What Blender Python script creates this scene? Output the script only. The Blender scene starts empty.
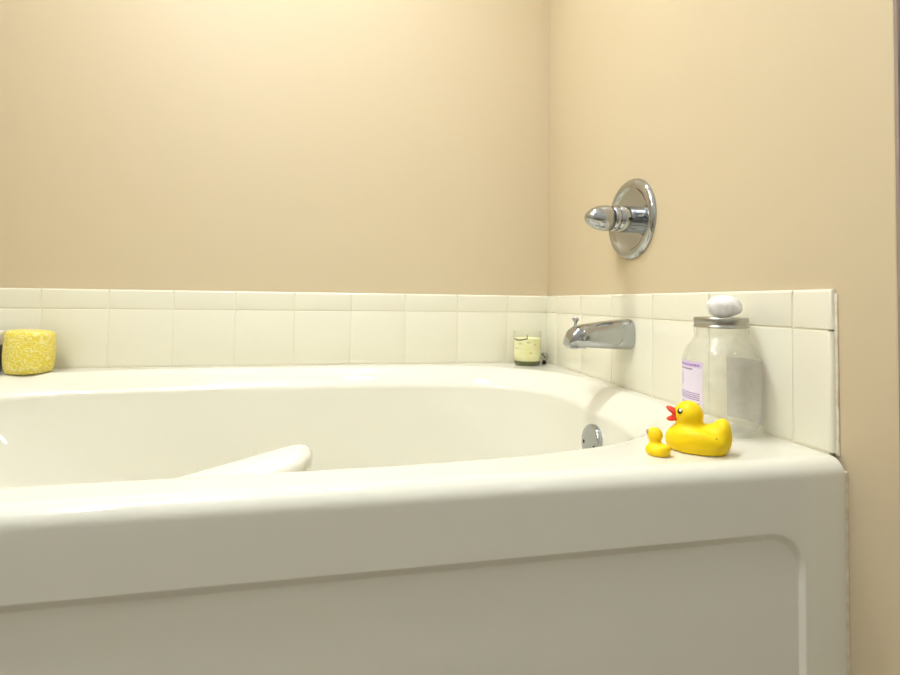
import bpy, bmesh, math, random
import numpy as np
from mathutils import Vector, Matrix
random.seed(4)
SC = bpy.context.scene
COL = SC.collection
PI = math.pi

# ------------------------------------------------------------------ materials
def new_mat(name):
    m = bpy.data.materials.new(name); m.use_nodes = True
    nt = m.node_tree
    return m, nt, nt.nodes['Principled BSDF']

def lin(r, g, b):
    f = lambda c: (c/255/12.92 if c/255 <= .04045 else ((c/255+.055)/1.055)**2.4)
    return (f(r), f(g), f(b), 1)

def simple(name, rgb, rough=.5, metal=0., coat=0., spec=.5, sss=0.):
    m, nt, b = new_mat(name)
    b.inputs['Base Color'].default_value = lin(*rgb)
    b.inputs['Roughness'].default_value = rough
    b.inputs['Metallic'].default_value = metal
    b.inputs['Coat Weight'].default_value = coat
    b.inputs['Specular IOR Level'].default_value = spec
    if sss:
        b.inputs['Subsurface Weight'].default_value = sss
        b.inputs['Subsurface Radius'].default_value = (.006, .005, .002)
        b.inputs['Subsurface Scale'].default_value = 1.0
    return m

def noise_bump(m, scale, strength, dist=.001, detail=3):
    nt = m.node_tree; b = nt.nodes['Principled BSDF']
    tc = nt.nodes.new('ShaderNodeTexCoord'); n = nt.nodes.new('ShaderNodeTexNoise')
    n.inputs['Scale'].default_value = scale; n.inputs['Detail'].default_value = detail
    bp = nt.nodes.new('ShaderNodeBump'); bp.inputs['Strength'].default_value = strength
    bp.inputs['Distance'].default_value = dist
    nt.links.new(tc.outputs['Object'], n.inputs['Vector'])
    nt.links.new(n.outputs['Fac'], bp.inputs['Height'])
    nt.links.new(bp.outputs['Normal'], b.inputs['Normal'])
    return m

def noise_colour(m, scale, c1, c2, lo=.35, hi=.65, detail=4):
    nt = m.node_tree; b = nt.nodes['Principled BSDF']
    tc = nt.nodes.new('ShaderNodeTexCoord'); n = nt.nodes.new('ShaderNodeTexNoise')
    n.inputs['Scale'].default_value = scale; n.inputs['Detail'].default_value = detail
    r = nt.nodes.new('ShaderNodeValToRGB')
    r.color_ramp.elements[0].position = lo; r.color_ramp.elements[0].color = lin(*c1)
    r.color_ramp.elements[1].position = hi; r.color_ramp.elements[1].color = lin(*c2)
    nt.links.new(tc.outputs['Object'], n.inputs['Vector'])
    nt.links.new(n.outputs['Fac'], r.inputs['Fac'])
    nt.links.new(r.outputs['Color'], b.inputs['Base Color'])
    return m

def clear_glass(name, tint, haze=0., haze_scale=30, gloss=.03, ior=1.45):
    """thin walled clear glass: straight transmission, fresnel reflection and an optional film of dried residue"""
    m = bpy.data.materials.new(name); m.use_nodes = True
    nt = m.node_tree; nt.nodes.clear()
    out = nt.nodes.new('ShaderNodeOutputMaterial')
    tr = nt.nodes.new('ShaderNodeBsdfTransparent'); tr.inputs['Color'].default_value = tint
    gl = nt.nodes.new('ShaderNodeBsdfGlossy'); gl.inputs['Roughness'].default_value = gloss
    lw = nt.nodes.new('ShaderNodeLayerWeight'); lw.inputs['Blend'].default_value = .5
    pw = nt.nodes.new('ShaderNodeMath'); pw.operation = 'POWER'; pw.inputs[1].default_value = 4.5
    fr = nt.nodes.new('ShaderNodeMath'); fr.operation = 'MULTIPLY_ADD'
    fr.inputs[1].default_value = .55; fr.inputs[2].default_value = ((ior-1)/(ior+1))**2
    mx = nt.nodes.new('ShaderNodeMixShader')
    nt.links.new(lw.outputs['Facing'], pw.inputs[0]); nt.links.new(pw.outputs[0], fr.inputs[0])
    nt.links.new(fr.outputs[0], mx.inputs['Fac'])
    nt.links.new(tr.outputs['BSDF'], mx.inputs[1]); nt.links.new(gl.outputs['BSDF'], mx.inputs[2])
    last = mx
    if haze:
        df = nt.nodes.new('ShaderNodeBsdfDiffuse'); df.inputs['Color'].default_value = (.90, .89, .81, 1)
        tc = nt.nodes.new('ShaderNodeTexCoord'); n = nt.nodes.new('ShaderNodeTexNoise')
        n.inputs['Scale'].default_value = haze_scale; n.inputs['Detail'].default_value = 6
        mr = nt.nodes.new('ShaderNodeMapRange')
        mr.inputs['From Min'].default_value = .3; mr.inputs['From Max'].default_value = .75
        mr.inputs['To Min'].default_value = haze*.35; mr.inputs['To Max'].default_value = haze*1.6
        m2 = nt.nodes.new('ShaderNodeMixShader')
        nt.links.new(tc.outputs['Object'], n.inputs['Vector'])
        nt.links.new(n.outputs['Fac'], mr.inputs['Value'])
        nt.links.new(mr.outputs['Result'], m2.inputs['Fac'])
        nt.links.new(mx.outputs[0], m2.inputs[1]); nt.links.new(df.outputs[0], m2.inputs[2])
        last = m2
    nt.links.new(last.outputs[0], out.inputs['Surface'])
    return m

M = {}
M['paint'] = noise_bump(simple('wall_paint', (211, 194, 160), .5, spec=.35), 120, .06)
M['ceiling'] = simple('ceiling_paint', (243, 240, 232), .7)
M['acrylic'] = simple('tub_acrylic', (228, 225, 208), .035, coat=.2)
M['tile'] = noise_bump(simple('glazed_tile', (237, 233, 212), .2, coat=.2), 9, .05, .002)
M['grout'] = noise_bump(simple('grout', (236, 229, 205), .8), 400, .2)
M['caulk'] = noise_colour(simple('caulk', (232, 224, 204), .5), 60, (212, 198, 168), (236, 230, 212))
M['chrome'] = simple('chrome', (180, 183, 186), .07, 1.)
M['dark_metal'] = simple('dark_metal', (52, 48, 44), .35, .8)
M['zinc'] = noise_bump(simple('zinc_lid', (180, 178, 170), .28, 1.), 300, .05)
M['duck'] = simple('yellow_vinyl', (249, 212, 8), .5, spec=.3, sss=.15)
M['duck_small'] = simple('warm_yellow_vinyl', (251, 210, 12), .5, spec=.3, sss=.15)
M['beak'] = simple('red_paint', (228, 58, 28), .4)
M['beak_dark'] = simple('dark_red_paint', (122, 46, 26), .45)
M['white_dot'] = simple('white_paint', (246, 246, 240), .35)
M['black_dot'] = simple('black_paint', (14, 14, 14), .3)
M['hole'] = simple('valve_hole', (150, 118, 0), .6)
M['shaded_end'] = simple('shaded_end_paint', (150, 133, 121), .55)  # wall end's shade mixed into a darker colour
M['neutral'] = simple('pale_room_paint', (226, 226, 222), .6)
M['glass_jar'] = clear_glass('hazy_jar_glass', (.988, .99, .98, 1), .075, 60, gloss=.06)
M['glass_cup'] = clear_glass('cup_glass', (.985, .988, .975, 1), 0)
M['glass_base'] = simple('thick_green_glass', (84, 88, 44), .08, coat=.4)
M['wax'] = noise_colour(simple('candle_wax', (244, 240, 188), .45, sss=.3), 26, (238, 233, 168), (249, 246, 206))
M['soot'] = simple('soot', (52, 48, 34), .8)
M['label'] = simple('lavender_label', (232, 222, 240), .5)
M['label_head'] = simple('lavender_band', (216, 196, 232), .5)
M['label_back'] = noise_colour(simple('grey_label_paper', (200, 200, 192), .7), 110, (236, 236, 228), (254, 254, 250), .4, .6)
M['vellum_purple'] = simple('lavender_vellum', (214, 190, 232), .5)
for q_, al_ in (('vellum_purple', .26), ('label_back', .32)): M[q_].node_tree.nodes['Principled BSDF'].inputs['Alpha'].default_value = al_
M['purple'] = simple('purple_print', (150, 112, 178), .5)
M['ink'] = simple('grey_ink', (104, 84, 124), .5)
M['stone'] = noise_bump(noise_colour(simple('white_stone', (238, 236, 230), .75), 70, (220, 217, 210), (248, 247, 243)), 160, .35)
M['cap_white'] = simple('pale_cap', (240, 236, 222), .4)
M['dark_glass'] = simple('dark_container', (44, 28, 16), .25)
M['crystal'] = clear_glass('crystal', (.85, .86, .84, 1), 0, ior=1.9)
M['floor'] = noise_bump(simple('floor_vinyl', (146, 132, 112), .4), 30, .1)

# sponge: light raised threads over a deeper yellow ground
def sponge_mat():
    m, nt, b = new_mat('yellow_sponge')
    tc = nt.nodes.new('ShaderNodeTexCoord')
    n = nt.nodes.new('ShaderNodeTexNoise'); n.inputs['Scale'].default_value = 58; n.inputs['Detail'].default_value = 1.5
    nt.links.new(tc.outputs['Object'], n.inputs['Vector'])
    w = nt.nodes.new('ShaderNodeMath'); w.operation = 'MULTIPLY'; w.inputs[1].default_value = 40
    nt.links.new(n.outputs['Fac'], w.inputs[0])
    s = nt.nodes.new('ShaderNodeMath'); s.operation = 'SINE'
    nt.links.new(w.outputs[0], s.inputs[0])
    r = nt.nodes.new('ShaderNodeValToRGB')
    r.color_ramp.elements[0].position = .3; r.color_ramp.elements[0].color = lin(236, 214, 78)
    r.color_ramp.elements[1].position = .8; r.color_ramp.elements[1].color = lin(243, 231, 146)
    mr = nt.nodes.new('ShaderNodeMapRange'); mr.inputs['From Min'].default_value = -1
    nt.links.new(s.outputs[0], mr.inputs['Value'])
    nt.links.new(mr.outputs['Result'], r.inputs['Fac'])
    nt.links.new(r.outputs['Color'], b.inputs['Base Color'])
    bp = nt.nodes.new('ShaderNodeBump'); bp.inputs['Strength'].default_value = .6; bp.inputs['Distance'].default_value = .002
    nt.links.new(mr.outputs['Result'], bp.inputs['Height'])
    nt.links.new(bp.outputs['Normal'], b.inputs['Normal'])
    b.inputs['Roughness'].default_value = .85
    return m
M['sponge'] = sponge_mat()

# ------------------------------------------------------------------ helpers
def link(name, me, mat, parent=None, loc=(0, 0, 0), rot=(0, 0, 0)):
    o = bpy.data.objects.new(name, me); COL.objects.link(o)
    if mat is not None and not me.materials: me.materials.append(mat)
    if parent: o.parent = parent
    o.location = loc; o.rotation_euler = rot
    return o

def from_bm(name, bm, mat, parent=None, smooth=True, loc=(0, 0, 0), rot=(0, 0, 0), angle=None):
    bmesh.ops.recalc_face_normals(bm, faces=bm.faces)
    me = bpy.data.meshes.new(name); bm.to_mesh(me); bm.free()
    if smooth:
        me.polygons.foreach_set('use_smooth', [True]*len(me.polygons))
        if angle: me.set_sharp_from_angle(angle=math.radians(angle))
    return link(name, me, mat, parent, loc, rot)

def empty(name, loc, rz=0):
    o = bpy.data.objects.new(name, None); COL.objects.link(o)
    o.location = loc; o.rotation_euler = (0, 0, rz); o.empty_display_size = .02
    return o

def tag(o, label, cat, group=None):
    o['label'] = label; o['category'] = cat
    if group: o['group'] = group
    return o

def box(bm, x0, x1, y0, y1, z0, z1, bevel=0, seg=2):
    r = bmesh.ops.create_cube(bm, size=1)
    bmesh.ops.transform(bm, matrix=Matrix.Translation(((x0+x1)/2, (y0+y1)/2, (z0+z1)/2)) @ Matrix.Diagonal((x1-x0, y1-y0, z1-z0, 1)), verts=r['verts'])
    if bevel:
        es = list({e for v in r['verts'] for e in v.link_edges})
        bmesh.ops.bevel(bm, geom=es, offset=bevel, segments=seg, affect='EDGES', profile=.5)

def structure(name, boxes, mat, bevel=0):
    bm = bmesh.new()
    for b in boxes: box(bm, *b, bevel=bevel, seg=3)
    o = from_bm(name, bm, mat, smooth=bool(bevel), angle=40)
    o['kind'] = 'structure'
    return o

def lathe(bm, prof, n=64, axis='z', origin=(0, 0, 0), cap=True):
    """prof: (radius, height) pairs, revolved round an axis"""
    rings = []
    for r, h in prof:
        ring = []
        for k in range(n):
            a = 2*PI*k/n
            p = (r*math.cos(a), r*math.sin(a), h)
            if axis == '-x': p = (-p[2], p[0], p[1])
            ring.append(bm.verts.new((p[0]+origin[0], p[1]+origin[1], p[2]+origin[2])))
        rings.append(ring)
    for a, b in zip(rings, rings[1:]):
        for k in range(n):
            bm.faces.new((a[k], a[(k+1) % n], b[(k+1) % n], b[k]))
    if cap:
        bm.faces.new(rings[0][::-1]); bm.faces.new(rings[-1])
    return rings

def surface_nets(f, lo, hi, res):
    """polygonise f<0 on a grid (used for the soft moulded toys)"""
    xs = [np.arange(l, h+res, res) for l, h in zip(lo, hi)]
    X, Y, Z = np.meshgrid(*xs, indexing='ij')
    F = f(X, Y, Z)
    ins = F < 0
    nx, ny, nz = F.shape
    vid = -np.ones((nx-1, ny-1, nz-1), int); verts = []
    cnt = sum(ins[i:nx-1+i, j:ny-1+j, k:nz-1+k].astype(int) for i in (0, 1) for j in (0, 1) for k in (0, 1))
    corners = [(i, j, k) for i in (0, 1) for j in (0, 1) for k in (0, 1)]
    edges = [(a, b) for a in corners for b in corners if a < b and sum(abs(p-q) for p, q in zip(a, b)) == 1]
    for c in np.argwhere((cnt > 0) & (cnt < 8)):
        pts = []
        for a, b in edges:
            fa = F[tuple(c+a)]; fb = F[tuple(c+b)]
            if (fa < 0) != (fb < 0):
                t = fa/(fa-fb); pts.append((c+a)*(1-t)+(c+b)*t)
        vid[tuple(c)] = len(verts)
        verts.append(tuple(np.array(lo)+np.mean(pts, 0)*res))
    faces = []
    for ax in range(3):
        u, v = [(1, 2), (2, 0), (0, 1)][ax]
        d = np.zeros(3, int); d[ax] = 1; du = np.zeros(3, int); du[u] = 1; dv = np.zeros(3, int); dv[v] = 1
        A = ins[:nx-d[0], :ny-d[1], :nz-d[2]]; B = ins[d[0]:, d[1]:, d[2]:]
        for c in np.argwhere(A != B):
            if c[u] == 0 or c[v] == 0: continue
            try: q = [vid[tuple(c)], vid[tuple(c-du)], vid[tuple(c-du-dv)], vid[tuple(c-dv)]]
            except IndexError: continue
            if min(q) < 0: continue
            faces.append(q if ins[tuple(c+d)] else q[::-1])
    return verts, faces

def sell(X, Y, Z, c, r, ry=0):
    x, y, z = X-c[0], Y-c[1], Z-c[2]
    if ry:
        ca, sa = math.cos(ry), math.sin(ry); x, z = ca*x+sa*z, -sa*x+ca*z
    k = np.sqrt((x/r[0])**2+(y/r[1])**2+(z/r[2])**2)
    return (k-1)*min(r)
def smin(a, b, k):
    h = np.clip(.5+.5*(b-a)/k, 0, 1)
    return b*(1-h)+a*h-k*h*(1-h)

def organic(name, f, lo, hi, res, mat, parent, scale=.001, it=3):
    v, fc = surface_nets(f, lo, hi, res)
    bm = bmesh.new()
    vs = [bm.verts.new(tuple(c*scale for c in p)) for p in v]
    for q in fc:
        try: bm.faces.new([vs[i] for i in q])
        except ValueError: pass
    for _ in range(it): bmesh.ops.smooth_vert(bm, verts=bm.verts, factor=.5, use_axis_x=True, use_axis_y=True, use_axis_z=True)
    return from_bm(name, bm, mat, parent)

# ------------------------------------------------------------------ room shell
CEIL = 2.2; FLOOR = -.5; END = -.9695
WR = .006; WL = -1.536
structure('floor', [(-1.66, 1.3, -3.0, .12, FLOOR-.05, FLOOR)], M['floor'])
structure('ceiling', [(-1.66, 1.3, -3.0, .12, CEIL, CEIL+.05)], M['ceiling'])
structure('wall_back', [(-1.66, .13, .006, .12, FLOOR, CEIL)], M['paint'])
structure('wall_right', [(WR, WR+.12, END, .006, FLOOR, CEIL)], M['paint'], bevel=.0015)
structure('wall_end_shade', [(WR+.0008, WR+.12, END-.0035, END+.0005, FLOOR, CEIL)], M['shaded_end'])  # thin dark strip painting the shade on the end of wall_right
structure('wall_left', [(WL-.12, WL, END, .006, FLOOR, CEIL)], M['paint'])
structure('wall_west', [(WL-.12, WL, -2.9, END, FLOOR, CEIL)], M['neutral'])
structure('wall_front', [(WL-.12, 1.3, -3.0, -2.9, FLOOR, CEIL)], M['neutral'])
structure('wall_east', [(1.2, 1.3, -2.9, .12, FLOOR, CEIL), (WR+.12, 1.2, .0, .12, FLOOR, CEIL)], M['neutral'])

# ------------------------------------------------------------------ tile surround
P = .1545; H2 = .152; H1 = .0512; G = .0022
def surround(name, cols, place, s_range, end_round=None):
    bt = bmesh.new(); bg = bmesh.new()
    for s0, s1, shade in cols:
        for z0, z1, top in ((.003, H2-G/2, False), (H2+G/2, H2+H1, True)):
            b = bmesh.new()
            x0, x1, yf = s0+G/2, s1-G/2, -.001
            box(b, x0, x1, yf, .0055, z0, z1)
            def on(e, i, val): return all(abs(v.co[i]-val) < 1e-6 for v in e.verts)
            wide = [e for e in b.edges if on(e, 1, yf) and ((top and on(e, 2, z1)) or (shade == 'end' and on(e, 0, x0)))]
            if wide: bmesh.ops.bevel(b, geom=wide, offset=.0048, segments=5, affect='EDGES', profile=.5)
            thin = [e for e in b.edges if on(e, 1, yf) and (on(e, 2, z0) or on(e, 0, x1) or (not top and on(e, 2, z1)) or (shade != 'end' and on(e, 0, x0)))]
            bmesh.ops.bevel(b, geom=thin, offset=.0014, segments=3, affect='EDGES', profile=.5)
            me = bpy.data.meshes.new('t'); b.to_mesh(me); b.free(); bt.from_mesh(me); bpy.data.meshes.remove(me)
    box(bg, s_range[0]+.004, s_range[1], .0003, .0056, .0, H2+H1-.007)
    for b in (bt, bg):
        for v in b.verts: v.co = Vector(place(*v.co))
    t = from_bm(name, bt, M['tile'], angle=50); t['kind'] = 'structure'
    from_bm('grout', bg, M['grout'], t, smooth=False)
    return t
cb = .1282
cols = [(-cb, .003, 0)]
x = -cb
while x > -1.53:
    cols.append((max(x-P, -1.53), x, 0)); x -= P
surround('trim_1', cols, lambda s, d, z: (s, d, z), (-1.53, -.001))
ys = [.0, -.0756, -.2301, -.3846, -.5391, -.6936, -.8481, -.9030]
cols = []
for k in range(len(ys)-1):
    cols.append((ys[k+1], ys[k], 'end' if k == len(ys)-2 else 0))
t2 = surround('trim_2', cols, lambda s, d, z: (d, s, z), (-.9005, -.001))
surround('trim_3', cols, lambda s, d, z: (-1.53-d, s, z), (-.9005, -.001))
# caulk bead closing the open tile edge beside the tub
bm = bmesh.new()
box(bm, .0036, .0062, -.9054, -.9008, .0, H2+H1-.006, bevel=.0010, seg=2)
for v in bm.verts: v.co.y += .0012*math.sin(v.co.z*70)
from_bm('caulk', bm, M['caulk'], t2)

# ------------------------------------------------------------------ bathtub
XL, XR, YF, YB = -1.53, 0., -.915, 0.
CX, CY, AX, BY, NP = -.765, -.4505, .680, .3505, 3.5
RF = .019
def tub():
    root = empty('bathtub', (0, 0, 0))
    tag(root, 'white acrylic alcove bathtub with a recessed front panel', 'bathtub')
    bm = bmesh.new()
    N = 320
    cx, cy, ao, bo = (XL+XR)/2, (YF+RF+YB)/2, (XR-XL)/2, (YB-YF-RF)/2
    def sup(phi, a, b, n, x0=CX, y0=CY):
        c, s = math.cos(phi), math.sin(phi)
        r = (abs(c)**n+abs(s)**n)**(-1/n)
        return x0+a*r*c, y0+b*r*s
    rings = []
    def ring(fn):
        rings.append([bm.verts.new(fn(2*PI*k/N)) for k in range(N)])
    def rect(phi):
        c, s = math.cos(phi), math.sin(phi); r = 1/max(abs(c), abs(s))
        return cx+ao*r*c, cy+bo*r*s
    # deck: outer rectangle to the start of the rolled lip
    rh, rv = .062, .046
    for t in (0, .5, .92, 1):
        def fn(phi, t=t):
            a = rect(phi); b = sup(phi, AX+rh, BY+rh, NP)
            return (a[0]+(b[0]-a[0])*t, a[1]+(b[1]-a[1])*t, 0)
        ring(fn)
    pr = []
    for k in range(1, 15):
        q = k/14*.93
        pr.append((rh*(1-q), -rv*q**1.8))
    o0, z0 = pr[-1]
    for k in range(1, 7):        # tighter turn into the basin wall
        q = k/6
        w0, w1, w2 = (1-q)**2, 2*q*(1-q), q*q
        pr.append((w0*o0, w0*z0+w1*(z0-o0*1.4)+w2*(z0-o0*1.4-.009)))
    for o, z in pr:
        ring(lambda phi, o=o, z=z: sup(phi, AX+o, BY+o, NP)+(z,))
    zw = pr[-1][1]
    # basin walls: steep at drain end and sides, reclined on the left
    def wall(phi, q):
        z = zw-q*.29
        x, y = sup(phi, AX-.035*q, BY-.03*q, NP-.6*q)
        lean = max(0, -math.cos(phi))**1.5
        return x+lean*(.01+.22*q)*q**.9, y, z
    for q in (.08, .2, .35, .5, .65, .8, .92): ring(lambda phi, q=q: wall(phi, q))
    for k in range(1, 7):
        a = PI/2*k/6
        def fn(phi, a=a):
            x, y, z = wall(phi, .92)
            mx, my = CX+.12, CY
            s = 1-.22*(1-math.cos(a))
            return mx+(x-mx)*s, my+(y-my)*s, z-.035*math.sin(a)
        ring(fn)
    for A, B in zip(rings, rings[1:]):
        for k in range(N):
            bm.faces.new((A[k], A[(k+1) % N], B[(k+1) % N], B[k]))
    bm.faces.new(rings[-1])
    # apron with rounded upper edge and a recessed panel
    def span(a, b, n): return [a+(b-a)*k/n for k in range(n)]
    px0, px1, pz1, pz0, pr = -1.462, -.0562, -.0795, -.455, .048
    xs = span(XL, px0-.012, 4)+span(px0-.012, px0+.06, 40)+span(px0+.06, px1-.065, 40)+span(px1-.065, px1-.014, 34)+span(px1-.014, px1+.006, 32)+span(px1+.006, px1+.012, 3)+span(px1+.012, XR, 8)+[XR]
    zs = span(-RF, pz1+.006, 10)+span(pz1+.006, pz1-.014, 34)+span(pz1-.014, pz1-.065, 34)+span(pz1-.065, pz0+.06, 20)+span(pz0+.06, pz0-.012, 30)+span(pz0-.012, FLOOR, 4)+[FLOOR]
    def depth(x, z):
        qx = abs(x-(px0+px1)/2)-(px1-px0)/2+pr; qz = abs(z-(pz0+pz1)/2)-(pz1-pz0)/2+pr
        d = math.hypot(max(qx, 0), max(qz, 0))+min(max(qx, qz), 0)-pr
        side = math.atan2(max(qx, 0), max(qz, 0))/(PI/2) if max(qx, qz) > 0 else (1 if qx > qz else 0)
        w = .0105+(.0034-.0105)*side
        t = min(1, max(0, -d/w)); t = t*t*(3-2*t)*.15+t*.85
        return .0068*t
    rows = []
    for k in range(13):
        a = PI/2*k/12
        rows.append([(x, YF+RF-RF*math.sin(a), -RF+RF*math.cos(a)) for x in xs])
    for z in zs[1:]: rows.append([(x, YF+depth(x, z), z) for x in xs])
    g = [[bm.verts.new(p) for p in r] for r in rows]
    for a, b in zip(g, g[1:]):
        for k in range(len(xs)-1): bm.faces.new((a[k], a[k+1], b[k+1], b[k]))
    bmesh.ops.remove_doubles(bm, verts=bm.verts, dist=2e-5)
    body = from_bm('tub_body', bm, M['acrylic'], root)
    # bead of sealant between the apron's edge and the wall
    bm = bmesh.new()
    box(bm, .0006, .0062, YF+.0004, YF+.012, FLOOR, -.015, bevel=.0015, seg=3)
    from_bm('sealant', bm, M['caulk'], root)
    # moulded arm rest on the near inner side
    bm = bmesh.new()
    secs = []
    xa, xb = -1.10, -.628
    K = 60
    for k in range(K+1):
        t = k/K
        xx = xa+(xb-xa)*t
        e = 1.0
        if t > .93: e = math.sqrt(max(.0, 1-((t-.93)/.07)**2))*.62+.38
        zt = -.005-.25*(xb-xx)
        hw = .034*e; y0 = -.735
        sec = []
        for m_ in range(20):
            a = 2*PI*m_/20
            ca, sa = math.cos(a), math.sin(a)
            sec.append(bm.verts.new((xx, y0+hw*1.25*math.copysign(abs(ca)**.8, ca), zt-.022+.022*e*math.copysign(abs(sa)**.8, sa))))
        secs.append(sec)
    for a, b in zip(secs, secs[1:]):
        for m_ in range(20): bm.faces.new((a[m_], a[(m_+1) % 20], b[(m_+1) % 20], b[m_]))
    bm.faces.new(secs[0]); bm.faces.new(secs[-1][::-1])
    from_bm('armrest', bm, M['acrylic'], root)
    # overflow plate
    bm = bmesh.new()
    lathe(bm, [(.0365, 0), (.0365, .008), (.0355, .0115), (.033, .0135), (.024, .0142), (.001, .0145)], 56, '-x')
    ov = from_bm('overflow_plate', bm, M['chrome'], root, loc=(-.0880, -.474, -.104), rot=(0, math.radians(5), 0), angle=60)
    ov['label'] = 'round chrome overflow plate'
    for dy in (-.022, .022):
        bm = bmesh.new(); lathe(bm, [(.0035, 0), (.0035, .0008), (.002, .0014), (.0005, .0015)], 16, '-x')
        from_bm('screw', bm, M['dark_metal'], ov, loc=(-.0142, dy, -.004))
    return root
tub()

# ------------------------------------------------------------------ bath spout
def spout():
    root = empty('bath_spout', (0, -.452, .118))
    tag(root, 'chrome bath spout with a lift knob, sticking out of the tiles', 'faucet')
    bm = bmesh.new()
    # (x, z bottom, z top, half width)
    S = [(0, -.033, .031, .029), (-.004, -.034, .032, .030), (-.03, -.033, .030, .029), (-.06, -.0315, .0265, .0275),
         (-.09, -.030, .022, .026), (-.112, -.029, .0185, .025), (-.124, -.0285, .0145, .0235), (-.134, -.028, .007, .021),
         (-.1395, -.0275, -.004, .0185), (-.1425, -.027, -.015, .016), (-.1432, -.026, -.021, .014)]
    secs = []
    for xx, zb, zt, hw in S:
        sec = []
        for k in range(40):
            a = 2*PI*k/40; c, s = math.cos(a), math.sin(a)
            n = 3.0
            r = (abs(c)**n+abs(s)**n)**(-1/n)
            sec.append(bm.verts.new((xx, hw*r*c, (zb+zt)/2+(zt-zb)/2*r*s)))
        secs.append(sec)
    for a, b in zip(secs, secs[1:]):
        for k in range(40): bm.faces.new((a[k], a[(k+1) % 40], b[(k+1) % 40], b[k]))
    bm.faces.new(secs[0]); bm.faces.new(secs[-1])
    from_bm('spout_body', bm, M['chrome'], root, angle=60)
    bm = bmesh.new(); box(bm, -.138, -.104, -.018, .018, -.0312, -.022, bevel=.003, seg=3)
    from_bm('nozzle', bm, M['chrome'], root)
    bm = bmesh.new(); lathe(bm, [(.0065, .010), (.0045, .014), (.003, .018), (.003, .024), (.0068, .028), (.0075, .031), (.0062, .0332), (.001, .034)], 28, 'z', (-.122, 0, 0))
    from_bm('diverter_knob', bm, M['chrome'], root, angle=50)
    return root
spout()

# ------------------------------------------------------------------ shower valve
def valve():
    root = empty('shower_valve', (WR+.0008, -.456, .364))
    tag(root, 'chrome shower valve with round plate and bullet shaped handle on beige wall', 'faucet')
    bm = bmesh.new()
    lathe(bm, [(.087, 0), (.087, .003), (.0855, .007), (.082, .0105), (.076, .012), (.069, .0105), (.066, .007), (.061, .0045), (.05, .0035), (.03, .0035), (.001, .0035)], 96, '-x')
    from_bm('escutcheon', bm, M['chrome'], root)
    bm = bmesh.new()
    lathe(bm, [(.0285, .002), (.0285, .0385), (.0278, .0395), (.0262, .0398), (.0262, .0412), (.0275, .0416), (.0275, .050), (.026, .052), (.002, .052)], 64, '-x')
    from_bm('sleeve', bm, M['chrome'], root, angle=40)
    bm = bmesh.new()
    pr = [(.0245, .0525), (.0265, .0545), (.027, .058)]
    for k in range(1, 15):
        t = k/14; pr.append((.027*(1-t**2.4)**.62+.0006, .058+.0525*t))
    lathe(bm, pr, 64, '-x')
    from_bm('handle', bm, M['chrome'], root, angle=50)
    bm = bmesh.new(); lathe(bm, [(.004, .0), (.004, .004), (.001, .0045)], 16, 'z')
    sc = from_bm('set_screw', bm, M['dark_metal'], root, loc=(-.022, -.027, -.004), rot=(PI/2, 0, 0))
    bm = bmesh.new(); box(bm, -.0125, -.0095, -.062, -.026, -.002, .002, bevel=.0009)
    from_bm('reflection_bar', bm, M['chrome'], root)  # bar added to imitate a reflected line on the plate
    return root
valve()

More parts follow.
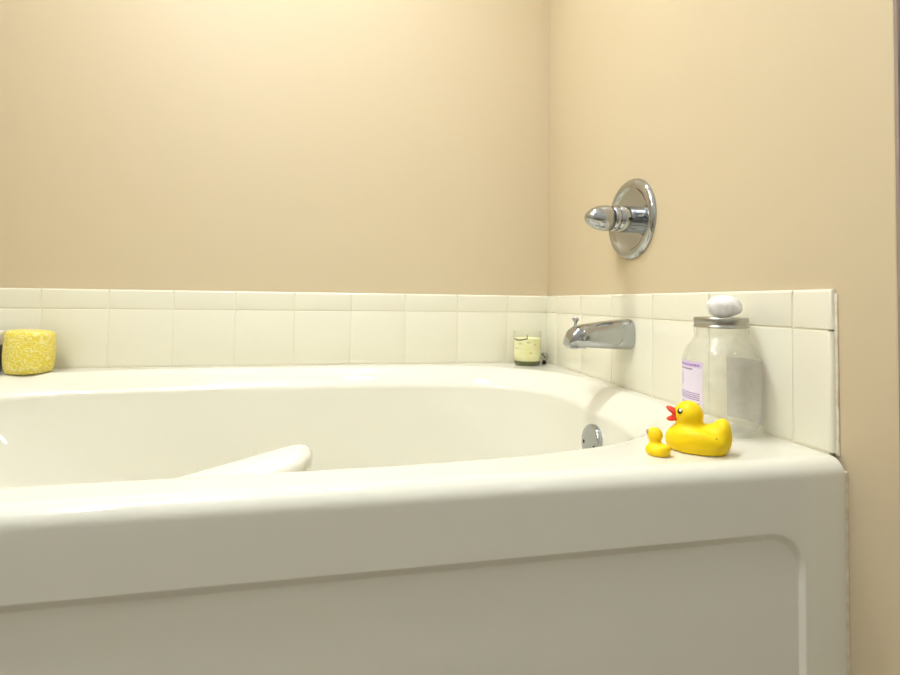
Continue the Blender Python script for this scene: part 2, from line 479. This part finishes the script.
# ------------------------------------------------------------------ rubber ducks
HEAD = math.radians(141.6)
def duck(name, loc, rz, s, head_r, mat, beak_mat, eyes=True, big=True):
    root = empty(name, loc, rz); root.scale = (s, s, s)
    hz = 43.5 if big else 42
    hx = 8.5 if big else 7
    def f(X, Y, Z):
        if big:
            b = sell(X, Y, Z, (1, 0, 11.5), (34.5, 25, 23))
            b = smin(b, sell(X, Y, Z, (-25, 0, 21), (12, 16, 18), .2), 9)
            b = smin(b, sell(X, Y, Z, (-27.5, 0, 33), (5.5, 10, 7.5), .2), 7)
            for sg in (1, -1):
                b = smin(b, sell(X, Y, Z, (-8, sg*19.5, 18), (19, 6.2, 9), .22), 4)
        else:
            b = sell(X, Y, Z, (0, 0, 9), (26, 25, 18))
            b = smin(b, sell(X, Y, Z, (-22, 0, 19), (8, 12, 8), .25), 8)
        b = smin(b, sell(X, Y, Z, (hx+1, 0, 30), (12, 12, 9)), 6)
        h = sell(X, Y, Z, (hx, 0, hz), (head_r, head_r*.96, head_r))
        b = smin(b, h, 3.5)
        return np.maximum(b, -(Z-.4))
    organic('duck_body', f, (-42, -34, -4), (42, 34, 64), 1.5, mat, root)
    # beak: upper and lower bill, mouth open
    def fb(X, Y, Z):
        up = sell(X, Y, Z, (hx+head_r+1, 0, hz+2.4), (9, 8, 3.7), .45)
        lo = sell(X, Y, Z, (hx+head_r+.6, 0, hz-7.0), (8.6, 7, 3.5), -.22)
        m = sell(X, Y, Z, (hx+head_r-2, 0, hz-2.5), (5.0, 7.2, 7.0))
        return smin(smin(up, lo, 1.2), m, 1.5)
    if not big:
        def fb(X, Y, Z): return sell(X, Y, Z, (hx+head_r+.6, 0, hz+2.5), (6, 6.5, 5), .3)
    organic('beak', fb, (hx+4, -12, hz-14), (hx+head_r+14, 12, hz+14), .7, beak_mat, root, it=1)
    if eyes:
        for sg in (1, -1):
            d = Vector((.60, sg*.74, .30)).normalized()
            for nm, r, off, mt, sh in (('eye', 3.4, 0, M['black_dot'], (0, 0)), ('eye_white', 1.9, .22, M['white_dot'], (.55, .9))):
                bm = bmesh.new()
                lathe(bm, [(r*.001, -.0006), (r*.001, .0002), (r*.0008, .00055), (.00005, .0007)], 24)
                q = d.to_track_quat('Z', 'Y')
                c = Vector((hx, 0, hz))*.001+d*(head_r*.00098+off*.001)
                if nm == 'eye':
                    e = from_bm('eye', bm, mt, root, loc=c); e.rotation_mode = 'QUATERNION'; e.rotation_quaternion = q
                else:
                    from_bm('pupil_glint', bm, mt, e, loc=(-.0009*sg*-1, .0010, .0004))
    return root
big = duck('rubber_duck', (-.1540, -.858, 0), HEAD, 1.02, 16.3, M['duck'], M['beak'])
tag(big, 'large yellow rubber duck with open red beak beside the glass jar', 'rubber duck')
dk = [c for c in big.children if c.name.startswith('duck_body')][0]
ok, hit, nrm, _ = dk.ray_cast(Vector((-.0205, .08, .0225)), Vector((0, -1, 0)))
bm = bmesh.new(); lathe(bm, [(.0011, -.0004), (.0011, .0001), (.0001, .00015)], 16)
ho = from_bm('air_hole', bm, M['hole'], big, loc=hit); ho.rotation_mode = 'QUATERNION'; ho.rotation_quaternion = nrm.to_track_quat('Z', 'Y')
small = duck('rubber_duck', (-.2122, -.864, 0), HEAD-math.radians(38), .545, 16.5, M['duck_small'], M['beak_dark'], big=False)
tag(small, 'tiny yellow rubber duck with dark red beak in front of the larger duck', 'rubber duck')

# ------------------------------------------------------------------ glass jar
JX, JY, JR = -.0535, -.781, .0503
def arc_patch(bm, r, a0, a1, z0, z1, n=24, th=.0):
    g = []
    for k in range(n+1):
        a = math.radians(a0+(a1-a0)*k/n)
        g.append([bm.verts.new((r*math.cos(a), r*math.sin(a), z)) for z in (z0, z1)])
    for a, b in zip(g, g[1:]): bm.faces.new((a[0], b[0], b[1], a[1]))
def jar():
    root = empty('glass_jar', (JX, JY, 0))
    tag(root, 'clear glass jar with metal screw lid and purple label, in the tub corner', 'jar')
    bm = bmesh.new()
    out = [(.001, .003), (.030, .0025), (.038, .0005), (.044, .0015), (.0485, .006), (JR, .014), (JR, .095), (.0498, .104), (.0475, .113), (.0435, .121), (.0385, .128), (.0355, .1335), (.0342, .137), (.0340, .1395), (.0352, .1412), (.0356, .1435), (.0352, .1462), (.0338, .148), (.0333, .152), (.0333, .160)]
    lathe(bm, out, 72, cap=False)
    inn = [(.0315, .160), (.0315, .140), (.0325, .134), (.0408, .121), (.0470, .104), (.0475, .095), (.0475, .016), (.044, .0085), (.036, .006), (.001, .0075)]
    lathe(bm, inn, 72, cap=False)
    from_bm('jar_glass', bm, M['glass_jar'], root)
    bm = bmesh.new()
    prof = [(.0345, .1490), (.0356, .1490), (.0360, .1497), (.0356, .1512), (.0345, .1528), (.0343, .1545), (.0352, .1560), (.0354, .1590), (.0353, .1620), (.0348, .1634), (.034, .1638), (.031, .1638)]
    lathe(bm, prof, 72, cap=False)
    lid = from_bm('lid_band', bm, M['zinc'], root, angle=50)
    bm = bmesh.new(); lathe(bm, [(.0325, .1600), (.0325, .1634), (.030, .1636), (.028, .1630), (.001, .1630)], 64)
    from_bm('lid_disc', bm, M['zinc'], root, angle=50)
    # front label: one sheet, its print coloured face by face
    A = -130.5
    NA, NZ = 150, 112
    a0, a1, z0, z1 = A-26, A-101, .022, .101
    bm = bmesh.new(); rr = JR+.0003; g = []
    for i in range(NA+1):
        a = math.radians(a0+(a1-a0)*i/NA)
        g.append([bm.verts.new((rr*math.cos(a), rr*math.sin(a), z0+(z1-z0)*k/NZ)) for k in range(NZ+1)])
    rnd = random.Random(3)
    def run(lo, hi):      # word-like dashes along a line of print
        on, st, i = set(), True, lo
        while i < hi:
            n = rnd.randint(4, 13) if st else 2
            if st: on.update(range(i, min(hi, i+n)))
            i += n; st = not st
        return on
    rows = {}
    for k in (103, 104, 105, 106): rows[k] = (run(10, 130), 2) if k == 103 else (rows[103][0], 2)
    w_ = run(36, 140)
    for k in (95, 96, 97): rows[k] = (w_, 3)
    for k0, hi, c in ((48, 140, 2), (44, 134, 2), (40, 138, 3), (36, 130, 2), (28, 108, 3), (24, 112, 2), (20, 96, 3)):
        w_ = run(10, hi)
        for k in (k0, k0+1): rows[k] = (w_, c)
    for i in range(NA):
        for k in range(NZ):
            f = bm.faces.new((g[i][k], g[i+1][k], g[i+1][k+1], g[i][k+1]))
            m_ = 1 if k > 99 else 0
            if k in rows and i in rows[k][0]: m_ = rows[k][1]
            # sprig: a bent stem with four leaves
            if 58 <= k <= 88:
                st = 98+int(.012*(k-73)**2)
                if st <= i < st+2: m_ = 3
                for kl in (62, 68, 74, 80):
                    d = st-i
                    if 0 <= d <= 12 and abs(k-kl-d*.45) < 1.1: m_ = 2
            f.material_index = m_
    lb = from_bm('label', bm, M['label'], root); lb['label'] = 'white and lavender label with purple print'
    for q in ('label_head', 'purple', 'ink'): lb.data.materials.append(M[q])
    bm = bmesh.new(); arc_patch(bm, JR+.0003, 49.5-9, 49.5-88, .012, .103)
    bl = from_bm('rear_label', bm, M['vellum_purple'], root); bl['label'] = 'label on the far side, seen through the glass'
    bm = bmesh.new(); arc_patch(bm, JR+.0001, 49.5-9, 49.5-88, .012, .103)
    from_bm('label_paper', bm, M['label_back'], bl)
    return root
jar()

# white stone egg on the lid
def stone():
    def f(X, Y, Z):
        k = 1+.05*np.sin(X*.16+1)+.035*np.sin(Y*.21+2)+.03*np.sin(Z*.3+X*.1)
        return (np.sqrt((X/21.5)**2+(Y/21)**2+((Z-17.5)/17.5)**2)*k-1)*17
    o = organic('bath_bomb', f, (-30, -30, -4), (30, 30, 42), 1.5, M['stone'], None)
    zmin = min(v.co.z for v in o.data.vertices)
    o.location = (JX+.0068, JY, .1632-zmin)
    tag(o, 'round white bath bomb lying on the lid of the glass jar', 'bath bomb')
stone()

# ------------------------------------------------------------------ candle in a glass
def candle():
    root = empty('jar_candle', (-.0825, -.0535, 0))
    tag(root, 'pale yellow candle in a clear glass tumbler, in the far tile corner', 'candle')
    bm = bmesh.new()
    lathe(bm, [(.036, .012), (.0395, .03), (.0405, .06), (.0407, .0985), (.0400, .0995), (.0390, .0985), (.0388, .05), (.037, .0145)], 64, cap=False)
    from_bm('tumbler', bm, M['glass_cup'], root)
    bm = bmesh.new()
    lathe(bm, [(.033, 0), (.0365, .0015), (.0375, .005), (.038, .0125), (.037, .0132), (.001, .0132)], 64)
    from_bm('tumbler_base', bm, M['glass_base'], root, angle=50)
    bm = bmesh.new()
    lathe(bm, [(.0362, .0136), (.0385, .03), (.0387, .0765), (.0375, .0785), (.030, .0768), (.001, .0762)], 64)
    # shade of the wax dimples, painted as darker patches on its side
    from_bm('wax', bm, M['wax'], root, angle=60)
    for a, z, w in ((-140, .062, 8), (-95, .036, 7), (-158, .048, 8), (-75, .060, 6), (-105, .066, 8)):
        bm = bmesh.new(); arc_patch(bm, .03895, a-w, a+w, z, z+.0035, 8)
        d = from_bm('wax_dent_shade', bm, M['dent_shade'], root)
    bm = bmesh.new(); arc_patch(bm, .0392, -185, -108, .0755, .0785, 16)
    for v in bm.verts: v.co.z += .003*math.sin(math.atan2(v.co.y, v.co.x)*3)
    from_bm('soot_ring', bm, M['soot'], root)
    bm = bmesh.new(); lathe(bm, [(.0012, .075), (.0012, .086), (.0006, .087)], 12)
    from_bm('wick', bm, M['soot'], root)
M['dent_shade'] = simple('wax_shadow_mark', (206, 196, 112), .6)
candle()

def stopper():
    root = empty('glass_stopper', (-.0268, -.0475, 0))
    tag(root, 'tiny clear glass ornament with dark base behind the candle', 'ornament')
    bm = bmesh.new(); lathe(bm, [(.0060, 0), (.0066, .0008), (.0066, .005), (.005, .009), (.004, .012)], 20)
    from_bm('base', bm, M['dark_metal'], root, angle=40)
    bm = bmesh.new(); bmesh.ops.create_icosphere(bm, subdivisions=2, radius=.0132)
    from_bm('glass_ball', bm, M['crystal'], root, smooth=False, loc=(0, 0, .0225))
    bm = bmesh.new(); box(bm, -.010, .010, -.0015, .0015, -.0015, .0015)
    from_bm('inner_bar', bm, M['dark_metal'], root, smooth=False, loc=(-.002, -.003, .0245), rot=(0, math.radians(45), math.radians(15)))
stopper()

# ------------------------------------------------------------------ sponge and the dark container at the left
def sponge():
    bm = bmesh.new()
    R = .0475; H = .1015
    prof = [(.001, .002), (R*.7, .0), (R*.88, .003), (R*.96, .014)]
    for k in range(1, 12):
        t = k/12; prof.append((R*(.965+.04*math.sin(PI*t)), .014+.072*t))
    prof += [(R*.985, .089), (R*.95, .0955), (R*.87, .0995), (R*.7, .1010), (R*.4, .1018), (.001, H)]
    lathe(bm, prof, 96)
    for v in bm.verts:
        a = math.atan2(v.co.y, v.co.x)
        k = 1+.018*math.sin(a*2+1)+.01*math.sin(a*5+v.co.z*60)
        v.co.x *= k; v.co.y *= k
        v.co.z += .0025*(v.co.x/R)*(-1 if v.co.z > .08 else 0)
    o = from_bm('bath_sponge', bm, M['sponge'], None, loc=(-1.3405, -.0765, 0))
    tag(o, 'thick yellow bath sponge with a swirled raised pattern, on the back ledge', 'sponge')
    root = empty('toiletry_bottle', (-1.443, -.072, 0))
    tag(root, 'dark bottle with pale cap behind the sponge, cut off by the left edge', 'bottle')
    bm = bmesh.new(); lathe(bm, [(.034, 0), (.037, .002), (.038, .01), (.038, .060), (.036, .066), (.026, .07), (.001, .07)], 48)
    from_bm('bottle_body', bm, M['dark_glass'], root, angle=50)
    bm = bmesh.new(); lathe(bm, [(.0385, .0665), (.0395, .068), (.0395, .096), (.038, .099), (.001, .0995)], 48)
    from_bm('cap', bm, M['cap_white'], root, angle=50)
sponge()

# ------------------------------------------------------------------ lights
def area(name, loc, target, size, power, rgb, shape='DISK', sy=None, spread=None):
    l = bpy.data.lights.new(name, 'AREA'); l.energy = power; l.color = rgb; l.shape = shape; l.size = size
    if sy: l.size_y = sy
    if spread: l.spread = spread
    o = bpy.data.objects.new(name, l); COL.objects.link(o); o.location = loc
    o.rotation_euler = (Vector(target)-Vector(loc)).to_track_quat('-Z', 'Y').to_euler()
    return o
def bulb(name, loc, radius, power, rgb):
    l = bpy.data.lights.new(name, 'POINT'); l.energy = power; l.color = rgb; l.shadow_soft_size = radius
    o = bpy.data.objects.new(name, l); COL.objects.link(o); o.location = loc
    return o
area('ceiling_downlight', (-.62, -.50, CEIL-.02), (-.62, -.50, 0), .12, 5.0, (.92, .97, 1.05), spread=math.radians(75))
bulb('vanity_bulb', (-1.40, -1.14, 1.85), .035, 35, (.92, .965, 1.04))
bulb('vanity_bulb', (-1.45, -1.55, 1.34), .035, 8, (.92, .965, 1.04))
bulb('wall_bulb', (.28, -2.45, 1.24), .05, 3.2, (.92, .99, 1.02))

w = bpy.data.worlds.new('World'); SC.world = w; w.use_nodes = True
w.node_tree.nodes['Background'].inputs[0].default_value = (1, .97, .93, 1)
w.node_tree.nodes['Background'].inputs[1].default_value = .05

# ------------------------------------------------------------------ camera
cam = bpy.data.cameras.new('camera'); co = bpy.data.objects.new('camera', cam); COL.objects.link(co)
cam.sensor_width = 36; cam.sensor_fit = 'HORIZONTAL'
cam.lens = 476.2645/900*36
cam.shift_x = 0; cam.shift_y = -49.305/900
cam.clip_start = .02
yaw, pit, rol = .1894, .0286, .0122
fw = Vector((math.sin(yaw)*math.cos(pit), math.cos(yaw)*math.cos(pit), math.sin(pit)))
r = Vector((math.cos(yaw), -math.sin(yaw), 0)); u = r.cross(fw)
R2 = r*math.cos(rol)+u*math.sin(rol); U2 = -r*math.sin(rol)+u*math.cos(rol)
mt = Matrix((R2, U2, -fw)).transposed().to_4x4(); mt.translation = (-.5711, -1.3879, .1816)
co.matrix_world = mt
cam.dof.use_dof = True; cam.dof.focus_distance = .72; cam.dof.aperture_fstop = 7.1
SC.camera = co
if hasattr(SC, 'cycles'): SC.cycles.transparent_max_bounces = 40      # two glass walls and labels in a row
vs = SC.view_settings
vs.view_transform = 'Standard'; vs.look = 'None'; vs.gamma = 1; vs.exposure = .14; vs.use_curve_mapping = False
